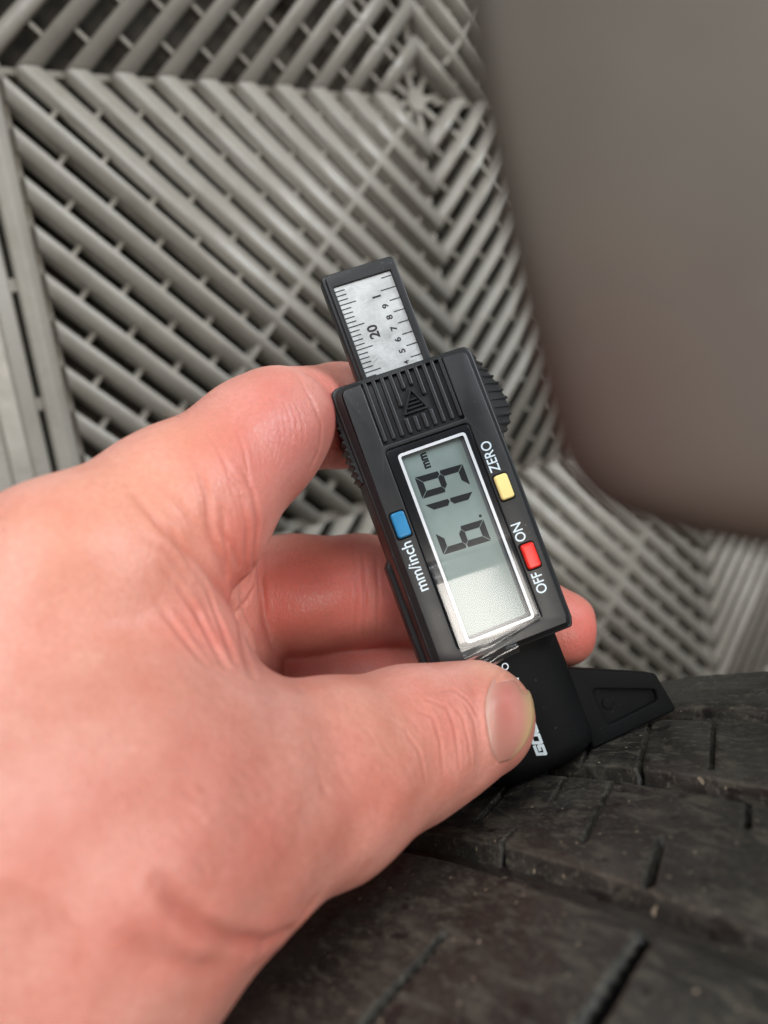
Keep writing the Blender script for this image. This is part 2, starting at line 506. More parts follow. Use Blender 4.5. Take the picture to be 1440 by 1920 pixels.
gauge = bpy.data.objects.new('tread_depth_gauge', None)
COL.objects.link(gauge)
gm = Matrix.Identity(4); R3 = M @ RM
for i in range(3):
    for j in range(3): gm[i][j] = R3[i, j]
gl = W(G(*BASE))
for i in range(3): gm[i][3] = gl[i]
gauge.matrix_world = gm
gauge.empty_display_size = 0.01
tag(gauge, 'black digital tread depth gauge reading 6.19 mm, held upright on the tyre', 'depth gauge')

def L(u, v, z): return ((u - BASE[0]) * 0.001, (v - BASE[1]) * 0.001, (z - BASE[2]) * 0.001)

def part(name, me, mat, parent=None, smooth=False):
    return link_mesh(name, me, MAT[mat] if isinstance(mat, str) else mat, parent or gauge, smooth)

def round_poly(pts, r, n=5):
    out = []; N = len(pts)
    rs = r if isinstance(r, (list, tuple)) else [r] * N
    for i in range(N):
        p0, p1, p2 = (np.array(pts[j % N], float) for j in (i - 1, i, i + 1))
        a = p0 - p1; b = p2 - p1; la, lb = np.linalg.norm(a), np.linalg.norm(b)
        a /= la; b /= lb
        rr = rs[i]
        if rr <= 0: out.append(tuple(p1)); continue
        ang = math.acos(max(-1, min(1, a @ b)))
        d = min(rr / math.tan(ang / 2), la * 0.48, lb * 0.48)
        s, e = p1 + a * d, p1 + b * d
        for k in range(n + 1):
            t = k / n
            out.append(tuple((1 - t) ** 2 * s + 2 * t * (1 - t) * p1 + t * t * e))
    return out

def rect(u0, v0, u1, v1, r=0, n=5):
    p = [(u0, v0), (u1, v0), (u1, v1), (u0, v1)]
    return round_poly(p, r, n) if r else p

def slab(outlines, z0, z1, bevel=0.0, res=2):
    """plate with holes from outlines in gauge mm, between z0 and z1, edges rounded by bevel"""
    cu = bpy.data.curves.new('tmp', 'CURVE'); cu.dimensions = '2D'; cu.fill_mode = 'BOTH'
    for pts in outlines:
        sp = cu.splines.new('POLY'); sp.points.add(len(pts) - 1); sp.use_cyclic_u = True
        for q, p in zip(sp.points, pts): q.co = (p[0], p[1], 0, 1)
    cu.extrude = (z1 - z0) / 2 - bevel
    cu.bevel_depth = bevel; cu.bevel_resolution = res; cu.offset = -bevel
    o = bpy.data.objects.new('tmp', cu); COL.objects.link(o)
    bpy.context.view_layer.update()
    dg = bpy.context.evaluated_depsgraph_get()
    me = bpy.data.meshes.new_from_object(o.evaluated_get(dg), depsgraph=dg)
    bpy.data.objects.remove(o); bpy.data.curves.remove(cu)
    bm = bmesh.new(); bm.from_mesh(me)
    bmesh.ops.remove_doubles(bm, verts=bm.verts, dist=1e-5)
    bmesh.ops.recalc_face_normals(bm, faces=bm.faces)
    zc = (z0 + z1) / 2
    for v in bm.verts: v.co = L(v.co.x, v.co.y, v.co.z + zc)
    bm.to_mesh(me); bm.free()
    me.materials.clear()
    me.polygons.foreach_set('use_smooth', [bevel > 0] * len(me.polygons))
    if bevel > 0: me.set_sharp_from_angle(angle=math.radians(40))
    return me

def text_mesh(body, size, u, v, z, h=0.04, align='CENTER', bold=0.0, xscale=1.0):
    """flat lettering that reads up the gauge (text x -> +v, text up -> -u)"""
    cu = bpy.data.curves.new('tmp', 'FONT'); cu.body = body; cu.size = size
    cu.align_x = align; cu.align_y = 'CENTER'; cu.extrude = h / 2; cu.offset = bold
    o = bpy.data.objects.new('tmp', cu); COL.objects.link(o)
    bpy.context.view_layer.update()
    dg = bpy.context.evaluated_depsgraph_get()
    me = bpy.data.meshes.new_from_object(o.evaluated_get(dg), depsgraph=dg)
    bpy.data.objects.remove(o); bpy.data.curves.remove(cu)
    for q in me.vertices:
        x, y, zz = q.co
        q.co = L(u - y, v + x * xscale, z + zz)
    me.materials.clear()
    return me

# ---- housing
body_out = round_poly([(-15.2, -24.7), (14.6, -24.7), (15.2, -22.8), (15.3, 12), (15.3, 37.2), (-15.7, 37.2), (-15.3, 12)],
                      [0.8, 0.8, 0.8, 0, 2.2, 2.2, 0])
face_out = round_poly([(-13.9, -23.4), (13.2, -23.4), (13.7, -22.0), (13.9, 12), (13.7, 35.9), (-13.9, 35.9), (-13.9, 12)],
                      [0.4, 0.4, 0.4, 0, 1.6, 1.6, 0])
lens_o = rect(-9.6, -20.9, 8.8, 21.6, 1.2)
rib_o = rect(-9.35, 22.7, 8.35, 37.6, 0.15)
housing = part('housing', slab([body_out], -9.5, -1.5, 0.45), 'housing')
# raised face plate with the openings for lens and grip panel
fp = [(p[0], p[1]) for p in face_out]
# notch the face outline for the grip panel that runs out at the top edge
fp = round_poly([(-13.9, -23.4), (13.2, -23.4), (13.7, -22.0), (13.95, 12), (13.7, 35.9), (8.4, 36.0), (8.4, 22.65), (-9.4, 22.65), (-9.4, 36.0), (-13.7, 35.9), (-13.95, 12)],
                [0.4, 0.4, 0.4, 0, 1.6, 0.2, 0.2, 0.2, 0.2, 1.6, 0])
part('face_plate', slab([fp, lens_o], -1.9, 0.0, 0.28), 'housing')
# chamfer skirt between the face and the body
def skirt(lower, zl, upper, zu):
    n = len(lower); m = len(upper)
    # resample both to the same count by arc length
    def res(p, K=160):
        p = np.array(p + [p[0]], float); s = np.r_[0, np.cumsum(np.linalg.norm(np.diff(p, axis=0), axis=1))]
        q = np.linspace(0, s[-1], K, endpoint=False)
        return np.c_[np.interp(q, s, p[:, 0]), np.interp(q, s, p[:, 1])]
    def angres(p, K=360):
        # sample by direction from the centre so that both rings match
        P = res(p, 4000); c = np.array([0, 6.0]); d = (P - c) / np.array([15.0, 31.0]); a = np.arctan2(d[:, 1], d[:, 0])
        o = np.argsort(a); a = a[o]; P = P[o]; q = np.linspace(-math.pi, math.pi, K, endpoint=False)
        return np.c_[np.interp(q, a, P[:, 0], period=2 * math.pi), np.interp(q, a, P[:, 1], period=2 * math.pi)]
    A, B = angres(lower), angres(upper); K = len(A)
    vs = [L(*p, zl) for p in A] + [L(*p, zu) for p in B]
    return mesh_from('skirt', vs, [(i, (i + 1) % K, K + (i + 1) % K, K + i) for i in range(K)])
part('chamfer', skirt(body_out, -2.0, face_out, -0.25), 'housing', None, True)

# grip panel and its ribs
part('grip_panel', slab([rect(-9.3, 22.75, 8.3, 36.6)], -1.52, -1.05, 0.1), 'housing')
tri = [(-2.9, 27.35), (2.05, 27.35), (0.0, 31.9)]
for i in range(10):
    u = -8.62 + i * 1.84
    v0, v1 = 23.2, 36.3
    seg = [(v0, v1)]
    if i in (4, 5): seg = [(v0, 26.6), (32.6 if i == 5 else 32.2, v1)]
    if i in (6,): seg = [(v0, 26.9), (29.9, v1)]
    if i == 3: seg = [(v0, 26.7), (29.0, v1)]
    rib_parts = []
    bmr = bmesh.new()
    for a, b in seg:
        tmp = slab([rect(u - 0.46, a, u + 0.46, b, 0.42, 3)], -1.2, -0.28, 0.30)
        bmr.from_mesh(tmp); bpy.data.meshes.remove(tmp)
    me = bpy.data.meshes.new('grip_rib'); bmr.to_mesh(me); bmr.free()
    me.polygons.foreach_set('use_smooth', [True] * len(me.polygons))
    part('grip_rib', me, 'housing')
# arrow mark: triangle outline with three cross lines
def stroke(bmx, p, q, wd, z0, z1):
    p = np.array(p, float); q = np.array(q, float); d = (q - p) / np.linalg.norm(q - p); s = np.array([-d[1], d[0]]) * wd / 2
    e = d * wd * 0.3
    vs = [bmx.verts.new(L(*c, z)) for z in (z0, z1) for c in (p - s - e, q - s + e, q + s + e, p + s - e)]
    for f in ((0, 3, 2, 1), (4, 5, 6, 7), (0, 1, 5, 4), (1, 2, 6, 5), (2, 3, 7, 6), (3, 0, 4, 7)):
        bmx.faces.new([vs[i] for i in f])
bmx = bmesh.new()
zz = -0.30
for a, b in ((tri[0], tri[1]), (tri[1], tri[2]), (tri[2], tri[0])):
    stroke(bmx, a, b, 0.32, -1.2, zz); zz += 0.004
for v, hw in ((28.2, 1.65), (29.0, 1.2), (29.8, 0.8)):
    stroke(bmx, (-0.35 - hw, v), (-0.35 + hw, v), 0.26, -1.2, zz - 0.15); zz += 0.004
bmesh.ops.recalc_face_normals(bmx, faces=bmx.faces)
me = bpy.data.meshes.new('arrow_mark'); bmx.to_mesh(me); bmx.free()
part('arrow_mark', me, 'housing')

# ---- screen
lens_in = rect(-6.9, -19.55, 6.95, 19.5, 0.6)
part('screen_lens', slab([rect(-9.45, -20.75, 8.65, 21.45, 1.1), lens_in], -1.4, -0.22, 0.08), 'lens')
part('screen_frame', slab([rect(-7.45, -20.1, 7.45, 20.05, 0.9), rect(-6.85, -19.5, 6.85, 19.45, 0.45)], -0.24, -0.17, 0.0), 'white_print')
lcd = part('screen', slab([rect(-7.6, -20.2, 7.6, 20.2)], -1.75, -1.30, 0.0), 'lcd')
part('screen_rim', slab([rect(-7.55, -20.15, 7.55, 20.15), rect(-6.95, -18.9, 6.25, 19.45, 0.4)], -1.29, -1.20, 0.0), 'lcd_rim')

def digit(segs, vc):
    th = 1.34
    y0 = 0.30                                      # text centre line (u = -y)
    sl = 0.06
    P = lambda x, y: (vc + x + sl * y, y0 + y)
    HW, HH, g_ = 2.28, 5.15, 0.09
    t = th
    quad = {'a': [(-HW + g_, HH), (HW - g_, HH), (HW - t - g_, HH - t), (-HW + t + g_, HH - t)],
            'd': [(-HW + g_, -HH), (-HW + t + g_, -HH + t), (HW - t - g_, -HH + t), (HW - g_, -HH)],
            'b': [(HW, HH - g_), (HW, 0.25), (HW - t * 0.45, g_), (HW - t, t * 0.5), (HW - t, HH - t - g_)],
            'c': [(HW, -HH + g_), (HW - t, -HH + t + g_), (HW - t, -t * 0.5), (HW - t * 0.45, -g_), (HW, -0.25)],
            'f': [(-HW, HH - g_), (-HW + t, HH - t - g_), (-HW + t, t * 0.5), (-HW + t * 0.45, g_), (-HW, 0.25)],
            'e': [(-HW, -HH + g_), (-HW, -0.25), (-HW + t * 0.45, -g_), (-HW + t, -t * 0.5), (-HW + t, -HH + t + g_)],
            'g': [(-HW + t * 0.55, 0), (-HW + t + 0.05, t * 0.5 - 0.05), (HW - t - 0.05, t * 0.5 - 0.05), (HW - t * 0.55, 0), (HW - t - 0.05, -t * 0.5 + 0.05), (-HW + t + 0.05, -t * 0.5 + 0.05)]}
    vs = []; fs = []
    for c in segs:
        pts = [P(*q) for q in quad[c]]; n0 = len(vs); m = len(pts)
        if sum(a[0] * b[1] - b[0] * a[1] for a, b in zip(pts, pts[1:] + pts[:1])) < 0: pts = pts[::-1]
        for z in (-1.295, -1.255):
            vs += [L(-p[1], p[0], z) for p in pts]
        fs += [tuple(n0 + m + i for i in range(m))] + [(n0 + i, n0 + (i + 1) % m, n0 + m + (i + 1) % m, n0 + m + i) for i in range(m)]
    return mesh_from('digit', vs, fs)
for segs, vc in (('acdefg', 0.0), ('bc', 6.05), ('abcdfg', 12.05)):
    part('digit', digit(segs, vc), 'lcd_ink', lcd)
part('decimal_point', slab([rect(4.25, 2.55, 4.8, 3.1, 0.1)], -1.295, -1.255), 'lcd_ink', lcd)
part('unit_mark', text_mesh('mm', 2.5, -2.3, 17.2, -1.27, 0.04, 'CENTER', 0.11, 0.88), 'lcd_ink', lcd)

# ---- buttons and their lettering
def button(u, v, mat):
    part('button_well', slab([rect(u - 1.75, v - 2.95, u + 1.75, v + 2.95, 0.8)], -0.05, 0.012, 0.0), 'rubbery')
    part('button', slab([rect(u - 1.42, v - 2.6, u + 1.42, v + 2.6, 0.7)], -1.0, 0.85, 0.42, 3), mat, None, True)
button(10.9, 6.7, 'yellow'); button(10.95, -8.2, 'red'); button(-11.73, 6.6, 'blue')
part('lettering', text_mesh('ZERO', 3.1, 10.62, 13.45, 0.03, 0.04, 'CENTER', 0.03, 0.84), 'pale_print')
part('lettering', text_mesh('ON', 3.1, 10.55, -2.95, 0.03, 0.04, 'CENTER', 0.03, 0.82), 'pale_print')
part('lettering', text_mesh('OFF', 3.1, 10.85, -13.9, 0.03, 0.04, 'CENTER', 0.03, 0.82), 'pale_print')
part('lettering', text_mesh('mm/inch', 3.3, -11.9, -2.15, 0.03, 0.04, 'CENTER', 0.03, 0.92), 'pale_print')

# ---- knurled side grips
def knurled(outline, z0, z1, teeth_dir):
    return slab([outline], z0, z1, 0.15)
def toothed(path, depth, n):
    """zig-zag outline along a curve given as points; teeth point outwards"""
    path = np.array(path, float); s = np.r_[0, np.cumsum(np.linalg.norm(np.diff(path, axis=0), axis=1))]
    out = []
    for i in range(n):
        for fr, dd in ((0.0, 0.0), (0.5, 0.25), (0.72, 1.0), (0.9, 0.9), (0.99, 0.0)):
            q = (i + fr) / n * s[-1]
            x = np.interp(q, s, path[:, 0]); y = np.interp(q, s, path[:, 1])
            x2 = np.interp(q + 0.1, s, path[:, 0]); y2 = np.interp(q + 0.1, s, path[:, 1])
            d = np.array([x2 - x, y2 - y]); d /= (np.linalg.norm(d) + 1e-9)
            nrm = np.array([-d[1], d[0]])
            out.append((x + nrm[0] * dd * depth, y + nrm[1] * dd * depth))
    return out
arc = [(16.2, 36.2), (16.9, 35.4), (17.7, 34.0), (18.9, 31.2), (19.9, 28.2), (20.4, 25.2), (20.3, 22.4), (19.4, 20.2), (18.2, 18.8), (16.4, 17.2)]
def knurled_wing(path, n):
    outer = toothed(path, 0.62, n)
    inner = [(15.2 + (p[0] - 15.2) * 0.12 + 0.25 * (p[0] - q[0]), p[1]) for p, q in zip(outer, toothed(path, 0.0, n))]
    rings = [(inner, -2.9), (outer, -7.6), (outer, -9.3)]
    vs = [L(13.0, p[1], -2.9) for p in outer]
    for r_, z in rings: vs += [L(p[0], p[1], z) for p in r_]
    vs += [L(13.0, p[1], -9.3) for p in outer]
    m = len(outer); fs = []
    for k in range(4):
        for i in range(m - 1): fs.append((k * m + i, k * m + i + 1, (k + 1) * m + i + 1, (k + 1) * m + i))
    fs.append(tuple(k * m for k in range(5))); fs.append(tuple(k * m + m - 1 for k in range(4, -1, -1)))
    me = mesh_from('knurled_grip', vs, fs)
    bmk = bmesh.new(); bmk.from_mesh(me); bmesh.ops.recalc_face_normals(bmk, faces=bmk.faces); bmk.to_mesh(me); bmk.free()
    return me
part('knurled_grip', knurled_wing([(p[0] + 0.25, p[1]) for p in arc], 12), 'housing')
left_path = [(-15.9, 17.2), (-16.3, 26.0), (-16.1, 36.0)]
left = toothed(left_path, 0.55, 12)
part('knurled_grip', slab([[(-12, 17.0)] + left + [(-12, 36.0)]], -9.4, -2.4, 0.12), 'housing')
# rear half of the case
part('rear_cover', slab([round_poly([(-16.2, -22.5), (15.0, -24.2), (15.0, 36.6), (-15.0, 36.6), (-15.0, 1), (-16.2, -0.6)], 0.8)], -14.2, -9.52, 0.4), 'housing')

# ---- measuring slide that sticks out at the top
sl_out = round_poly([(-8.3, 0), (6.9, 0), (6.9, 60.3), (-8.3, 60.3)], [0, 0, 1.2, 1.2])
slide = part('slide', slab([sl_out, rect(-7.3, 20, 5.3, 57.45)], -7.2, -2.0, 0.25), 'housing')
part('slide_side', slab([round_poly([(-9.0, 20), (7.4, 20), (7.4, 61.0), (-9.0, 61.0)], [0, 0, 1.2, 1.2])], -7.4, -3.6, 0.5), 'housing', slide)
plate = part('scale_plate', slab([rect(-7.25, 21, 5.25, 57.4)], -3.2, -2.5, 0.0), 'plate', slide)
bmx = bmesh.new()
i0 = 53.45
for k in range(-3, 17):
    v = i0 - (k - 0) * 1.0
    ln = 3.35 if k % 5 == 0 else 1.95
    if 37 < v < 57.3: stroke(bmx, (-7.2, v), (-7.2 + ln, v), 0.22, -2.52, -2.465 + 0.0007 * (k % 2))
for k in range(-1, 8):
    v = 56.45 - (k + 1) * 2.54
    if 37 < v < 57.3: stroke(bmx, (5.2 - (3.2 if k == 0 else 2.2), v), (5.2, v), 0.22, -2.52, -2.466)
me = bpy.data.meshes.new('scale_marks'); bmx.to_mesh(me); bmx.free()
part('scale_marks', me, 'print_black', plate)
part('scale_number', text_mesh('20', 2.95, -2.5, 46.15, -2.47, 0.03, 'CENTER', 0.07, 1.0), 'print_black', plate)
part('scale_number', text_mesh('1', 2.5, 0.75, 53.0, -2.47, 0.03, 'CENTER', 0.06, 1.1), 'print_black', plate)
for i, ch in enumerate('98765'):
    part('scale_number', text_mesh(ch, 1.8, 1.75, 50.55 - 2.52 * i, -2.47, 0.03, 'CENTER', 0.045, 1.1), 'print_black', plate)
part('scale_number', text_mesh('4', 1.65, 1.75, 37.95, -2.47, 0.03, 'CENTER', 0.01, 1.05), 'print_black', plate)

# ---- foot: block and two arms
def block_mesh():
    nu, nv = 60, 60; vs = []; fs = []
    for j in range(nv + 1):
        v = -23.0 - (j / nv) ** 0.8 * 28.4
        e = max(0.0, (-46.9 - v) / 4.5)
        for i in range(nu + 1):
            a = -math.cos(math.pi * i / nu)
            hw = 13.3 + 0.2 * j / nv - 1.6 * max(0, (-49.0 - v) / 2.4) ** 2
            z = -4.0 - 6.5 * abs(a) ** 3.4 - 5.0 * (1 - math.sqrt(max(0, 1 - e * e)))
            vs.append(L(a * hw, v, z))
    K = len(vs)
    for j in range(nv):
        for i in range(nu):
            q = j * (nu + 1) + i; fs.append((q, q + nu + 1, q + nu + 2, q + 1))
    rim = [i for i in range(nu + 1)] + [j * (nu + 1) + nu for j in range(1, nv + 1)] + [nv * (nu + 1) + i for i in range(nu - 1, -1, -1)] + [j * (nu + 1) for j in range(nv - 1, 0, -1)]
    zb = (-17.0 - BASE[2]) * 0.001
    for r in rim: vs.append((vs[r][0], vs[r][1], zb))
    m = len(rim)
    for k in range(m): fs.append((rim[k], rim[(k + 1) % m], K + (k + 1) % m, K + k))
    fs.append(tuple(K + k for k in range(m)))
    me = mesh_from('base_block', vs, fs)
    bmk = bmesh.new(); bmk.from_mesh(me); bmesh.ops.recalc_face_normals(bmk, faces=bmk.faces); bmk.to_mesh(me); bmk.free()
    me.polygons.foreach_set('use_smooth', [True] * len(me.polygons)); me.set_sharp_from_angle(angle=math.radians(50))
    return me
block = part('base_block', block_mesh(), 'rubbery')
def arm(sx):
    out = [(sx * u, v) for u, v in ((12.0, -33.4), (31.0, -42.0), (32.6, -50.9), (12.0, -51.6))]
    hole = [(sx * u, v) for u, v in ((16.4, -39.9), (29.6, -45.2), (29.3, -47.5), (16.9, -48.3))]
    a_ = part('foot_arm', slab([round_poly(out, [0, 1.3, 0.9, 0]), round_poly(hole, [0.9, 0.7, 0.7, 0.9])], -15.0, -10.0, 0.5, 3), 'rubbery')
    part('recess_floor', slab([round_poly([(sx * u, v) for u, v in ((15.5, -38.9), (30.3, -44.6), (30.0, -48.2), (15.9, -49))], 0.6)], -13.5, -11.2, 0.0), 'rubbery', a_)
    dot = [(sx * 19.0 + 1.25 * math.cos(i * math.pi / 12), -44.2 + 1.25 * math.sin(i * math.pi / 12)) for i in range(24)]
    part('rivet', slab([dot], -11.5, -10.85, 0.1), 'rubbery', a_)
arm(1); arm(-1)
# square stencil lettering on the block: strokes laid out letter by letter
LET = {'G': [((0.95, 1), (0, 1)), ((0, 1), (0, 0)), ((0, 0), (0.95, 0)), ((0.95, 0), (0.95, 0.52)), ((0.95, 0.52), (0.45, 0.52))],
       'O': [((0, 1), (0.95, 1)), ((0.95, 1), (0.95, 0)), ((0.95, 0), (0, 0)), ((0, 0), (0, 1))],
       'D': [((0, 1), (0.8, 1)), ((0.8, 1), (0.95, 0.8)), ((0.95, 0.8), (0.95, 0)), ((0.95, 0), (0, 0)), ((0, 0), (0, 1))],
       'E': [((0.95, 1), (0, 1)), ((0, 1), (0, 0)), ((0, 0), (0.95, 0)), ((0, 0.5), (0.8, 0.5))],
       'S': [((0.95, 1), (0, 1)), ((0, 1), (0, 0.5)), ((0, 0.5), (0.95, 0.5)), ((0.95, 0.5), (0.95, 0)), ((0.95, 0), (0, 0))],
       'N': [((0, 0), (0, 1)), ((0, 1), (0.95, 1)), ((0.95, 1), (0.95, 0))]}
bmx = bmesh.new(); zt = -3.975
for i, ch in enumerate('GODESON'):
    for p, q in LET[ch]:
        def T2(c): 
            x = -46.75 + i * 2.36 + c[0] * 1.75 + c[1] * 0.55; y = -0.55 + c[1] * 1.65
            return (-y + 0.0, x)
        stroke(bmx, T2(p), T2(q), 0.62, -4.02, zt); zt += 0.0004
bmesh.ops.recalc_face_normals(bmx, faces=bmx.faces)
me = bpy.data.meshes.new('maker_name'); bmx.to_mesh(me); bmx.free()
part('maker_name', me, 'pale_print', block)
ring_o = [(-1.0 + 0.75 * math.cos(i * math.pi / 10), -27.6 + 0.75 * math.sin(i * math.pi / 10)) for i in range(20)]
ring_i = [(-1.0 + 0.5 * math.cos(i * math.pi / 10), -27.6 + 0.5 * math.sin(i * math.pi / 10)) for i in range(20)]
part('trade_mark', slab([ring_o, ring_i], -4.02, -3.96), 'pale_print', block)
# probe that runs down through the foot into the groove
part('probe', slab([rect(-1.0, -55.0, 1.0, -51.0, 0.3)], -11.0, -9.4, 0.1), 'rubbery')

# ---- half-lifted clear film over the lower screen, crumpled at its tab
def film():
    nu, nv = 40, 120; vs = []; fs = []
    u0, u1 = -9.4, 8.55
    for j in range(nv + 1):
        t = j / nv
        for i in range(nu + 1):
            s = i / nu
            if t < 0.9:
                v = 21.3 - t / 0.9 * 42.1
                u = u0 + (u1 - u0) * s
                c = -3.5 - 0.7 * s                              # line where the film lets go of the lens
                x = min(1, max(0, (c + 1.1 - v) / 4.6)); up = x * x * (3 - 2 * x)
                d = max(0, min(1, (c - v) / (c + 20.8)))
                z = 0.06 + up * (0.32 * (1 - d) ** 1.05 + 1.35 * (1 - s * s) * (1 - 0.4 * d))
                z += up * 0.045 * math.exp(-((s - 0.74) / 0.2) ** 2 - ((d - 0.2 - 0.3 * (0.74 - s)) / 0.10) ** 2)
            else:
                q = (t - 0.9) / 0.1
                ue = u1 + (1.9 - u1) * min(1, q / 0.22)
                e = 0.9 * q ** 3
                u = -9.3 + e + (ue - e + 9.3) * s
                v = -20.8 - 4.7 * q - 0.3 * math.sin(s * 5) * q
                z = 0.06 + 0.81 * (1 - s * s) * (1 - q) + 0.26 * (1 - math.cos(q * 10 + s * 2.6)) * min(1, q * 3) + 0.3 * q + 0.10 * math.sin(s * 9 + q * 6) * min(1, q * 4)
            vs.append(L(u, v, z))
    for j in range(nv):
        for i in range(nu):
            a = j * (nu + 1) + i
            fs.append((a, a + 1, a + nu + 2, a + nu + 1))
    return mesh_from('clear_film', vs, fs)
part('clear_film', film(), 'film', None, True)

# ================================================================== TYRE
TR = 315.0
AX = np.array([0.78852953, -0.25537966, 0.55946619])       # axle direction, camera frame
TT = np.array([0.50865713, -0.24049751, -0.82669757])      # running direction at the gauge
TN = RM[:, 1]                                              # outwards at the gauge
TO = G(10, -51.5, -9.0) - TN * TR                          # hub

def TY(arc, s, h):
    a = arc / TR
    return TO + AX * s + (TN * math.cos(a) + TT * math.sin(a)) * (TR + h)

tyre = bpy.data.objects.new('tyre', None); COL.objects.link(tyre)
bot = W(TO - np.array([0.54310037, 0.06698685, -0.83699148]) * TR)
tyre.location = bot.tolist()
tag(tyre, 'worn black car tyre with dusty grooved tread under the gauge', 'tyre')
TINV = Vector(bot.tolist())
def WT(arc, s, h): return Vector(W(TY(arc, s, h)).tolist()) - TINV

ARCS = sorted(set([round(x, 3) for x in np.arange(-45, 100, 0.5)] +
                  [round(x, 3) for x in np.linspace(100, 2 * math.pi * TR - 45, 150)[:-1]]))
GD = 3.5
def crown(s):
    """drop of the tread towards the shoulders"""
    c = -28.0
    x = abs(s - c) / 75.0
    return -2.2 * x ** 3.0
def seg_dist(a, s, p, q):
    p = np.array(p, float); q = np.array(q, float); d = q - p; l2 = d @ d
    t = np.clip(((a - p[0]) * d[0] + (s - p[1]) * d[1]) / l2, 0, 1)
    return np.hypot(a - (p[0] + t * d[0]), s - (p[1] + t * d[1])), t

def rib_strip(s0, s1, sipes, seed, rr=1.2, ds=0.5):
    S = np.concatenate([[s0 - 1.6, s0 - 0.5, s0], np.arange(s0 + 0.3, s1 - 0.2, ds), [s1, s1 + 0.5, s1 + 1.6]])
    A = np.array(ARCS)
    AA, SS = np.meshgrid(A, S, indexing='ij')
    H = np.array([crown(s) for s in S])[None, :].repeat(len(A), 0)
    edge = np.minimum(SS - s0, s1 - SS)
    H = np.where(edge < rr, H - (rr - np.clip(edge, 0, rr)) ** 2 / rr * 0.45, H)
    H = np.where(edge < 0, H - (-edge) * (GD / 1.6), H)
    rng = np.random.RandomState(seed)
    H = H + 0.10 * np.sin(AA * 0.31 + seed) * np.sin(SS * 0.4 + seed * 2) + 0.05 * np.sin(AA * 1.1 + SS * 0.9 + seed)
    CUT = np.zeros_like(H)
    for p, q, wd, dp in sipes:
        d, t = seg_dist(AA, SS, p, q)
        ww = wd * (0.75 + 0.45 * t)
        dp = min(dp, GD - 0.4)
        CUT = np.maximum(CUT, np.exp(-(d / (ww * 1.3)) ** 6))
        H = H - dp * np.exp(-(d / ww) ** 4) + 0.10 * np.exp(-((d - 2 * ww) / ww) ** 2)
    nA, nS = len(A), len(S)
    # vectorised tyre coordinates
    ang = AA / TR
    P = TO + AX * SS[..., None] + (TN * np.cos(ang)[..., None] + TT * np.sin(ang)[..., None]) * (TR + H)[..., None]
    Wd = (CAM + (P.reshape(-1, 3) @ M.T) * 0.001) - np.array(TINV)
    I = np.arange(nA)[:, None]; J = np.arange(nS - 1)[None, :]
    In = (I + 1) % nA
    f = np.stack([I * nS + J, I * nS + J + 1, In * nS + J + 1, In * nS + J], -1).reshape(-1, 4)
    me = bpy.data.meshes.new('tread_rib')
    me.from_pydata(Wd.tolist(), [], f.tolist()); me.update()
    me.polygons.foreach_set('use_smooth', [True] * len(me.polygons))
    crown_ = np.array([crown(s) for s in S])[None, :]
    at_ = np.stack([AA, SS, H - crown_ - 9.0 * CUT], -1).reshape(-1, 3)
    me.attributes.new('tread', 'FLOAT_VECTOR', 'POINT').data.foreach_set('vector', at_.astype(np.float32).ravel())
    return me

sip_B = [((1.8, 20.6), (17.4, -4.6), 0.32, 4.5), ((17.6, 20.6), (30.8, -1.4), 0.30, 4.0), ((33.5, 20.6), (45.0, 0.0), 0.30, 4.0),
         ((-14, 20.6), (2.0, -3.0), 0.30, 4.0), ((-30, 20.6), (-14.0, -3.0), 0.30, 4.0), ((48, 20.6), (60.0, 0.0), 0.30, 4.0)]
sip_C = [((15.0, -8.6), (25.2, -29.6), 0.30, 4.0), ((36.6, -24.5), (41.5, -34.5), 0.5, 4.5), ((42.0, -9.0), (46.0, -16.5), 0.4, 4.5),
         ((2.8, -9.4), (9.0, -20.0), 0.28, 2.5), ((-12.0, -8.6), (-2.0, -29.0), 0.4, 4.0), ((60.0, -9.0), (70.0, -34.0), 0.45, 4.0),
         ((-38.0, -8.6), (-27.0, -29.0), 0.4, 4.0), ((9.5, -30.5), (11.5, -36.8), 0.3, 2.0)]
sip_D = [((47.2, -42.0), (56.0, -82.0), 1.1, 12.0), ((22.5, -58.0), (33.0, -98.0), 0.7, 7.0), ((-14, -43.0), (-5.0, -90.0), 1.2, 6.0), ((78, -43.0), (88.0, -90.0), 1.2, 6.0)]
sip_A = [((-2.0, 38.0), (-1.5, 49.0), 0.6, 4.0), ((20.0, 34.0), (21.0, 49.0), 0.6, 4.0), ((-24.0, 36.0), (-23.5, 49.0), 0.6, 4.0)]
for s0, s1, sp, sd, rr in ((26.5, 53.5, sip_A, 1, 2.5), (-4.0, 19.0, sip_B, 2, 1.2), (-35.5, -9.6, sip_C, 3, 1.2), (-98.0, -42.6, sip_D, 4, 1.4)):
    link_mesh('tread_rib', rib_strip(s0, s1, sp, sd, rr), MAT['tread'], tyre)

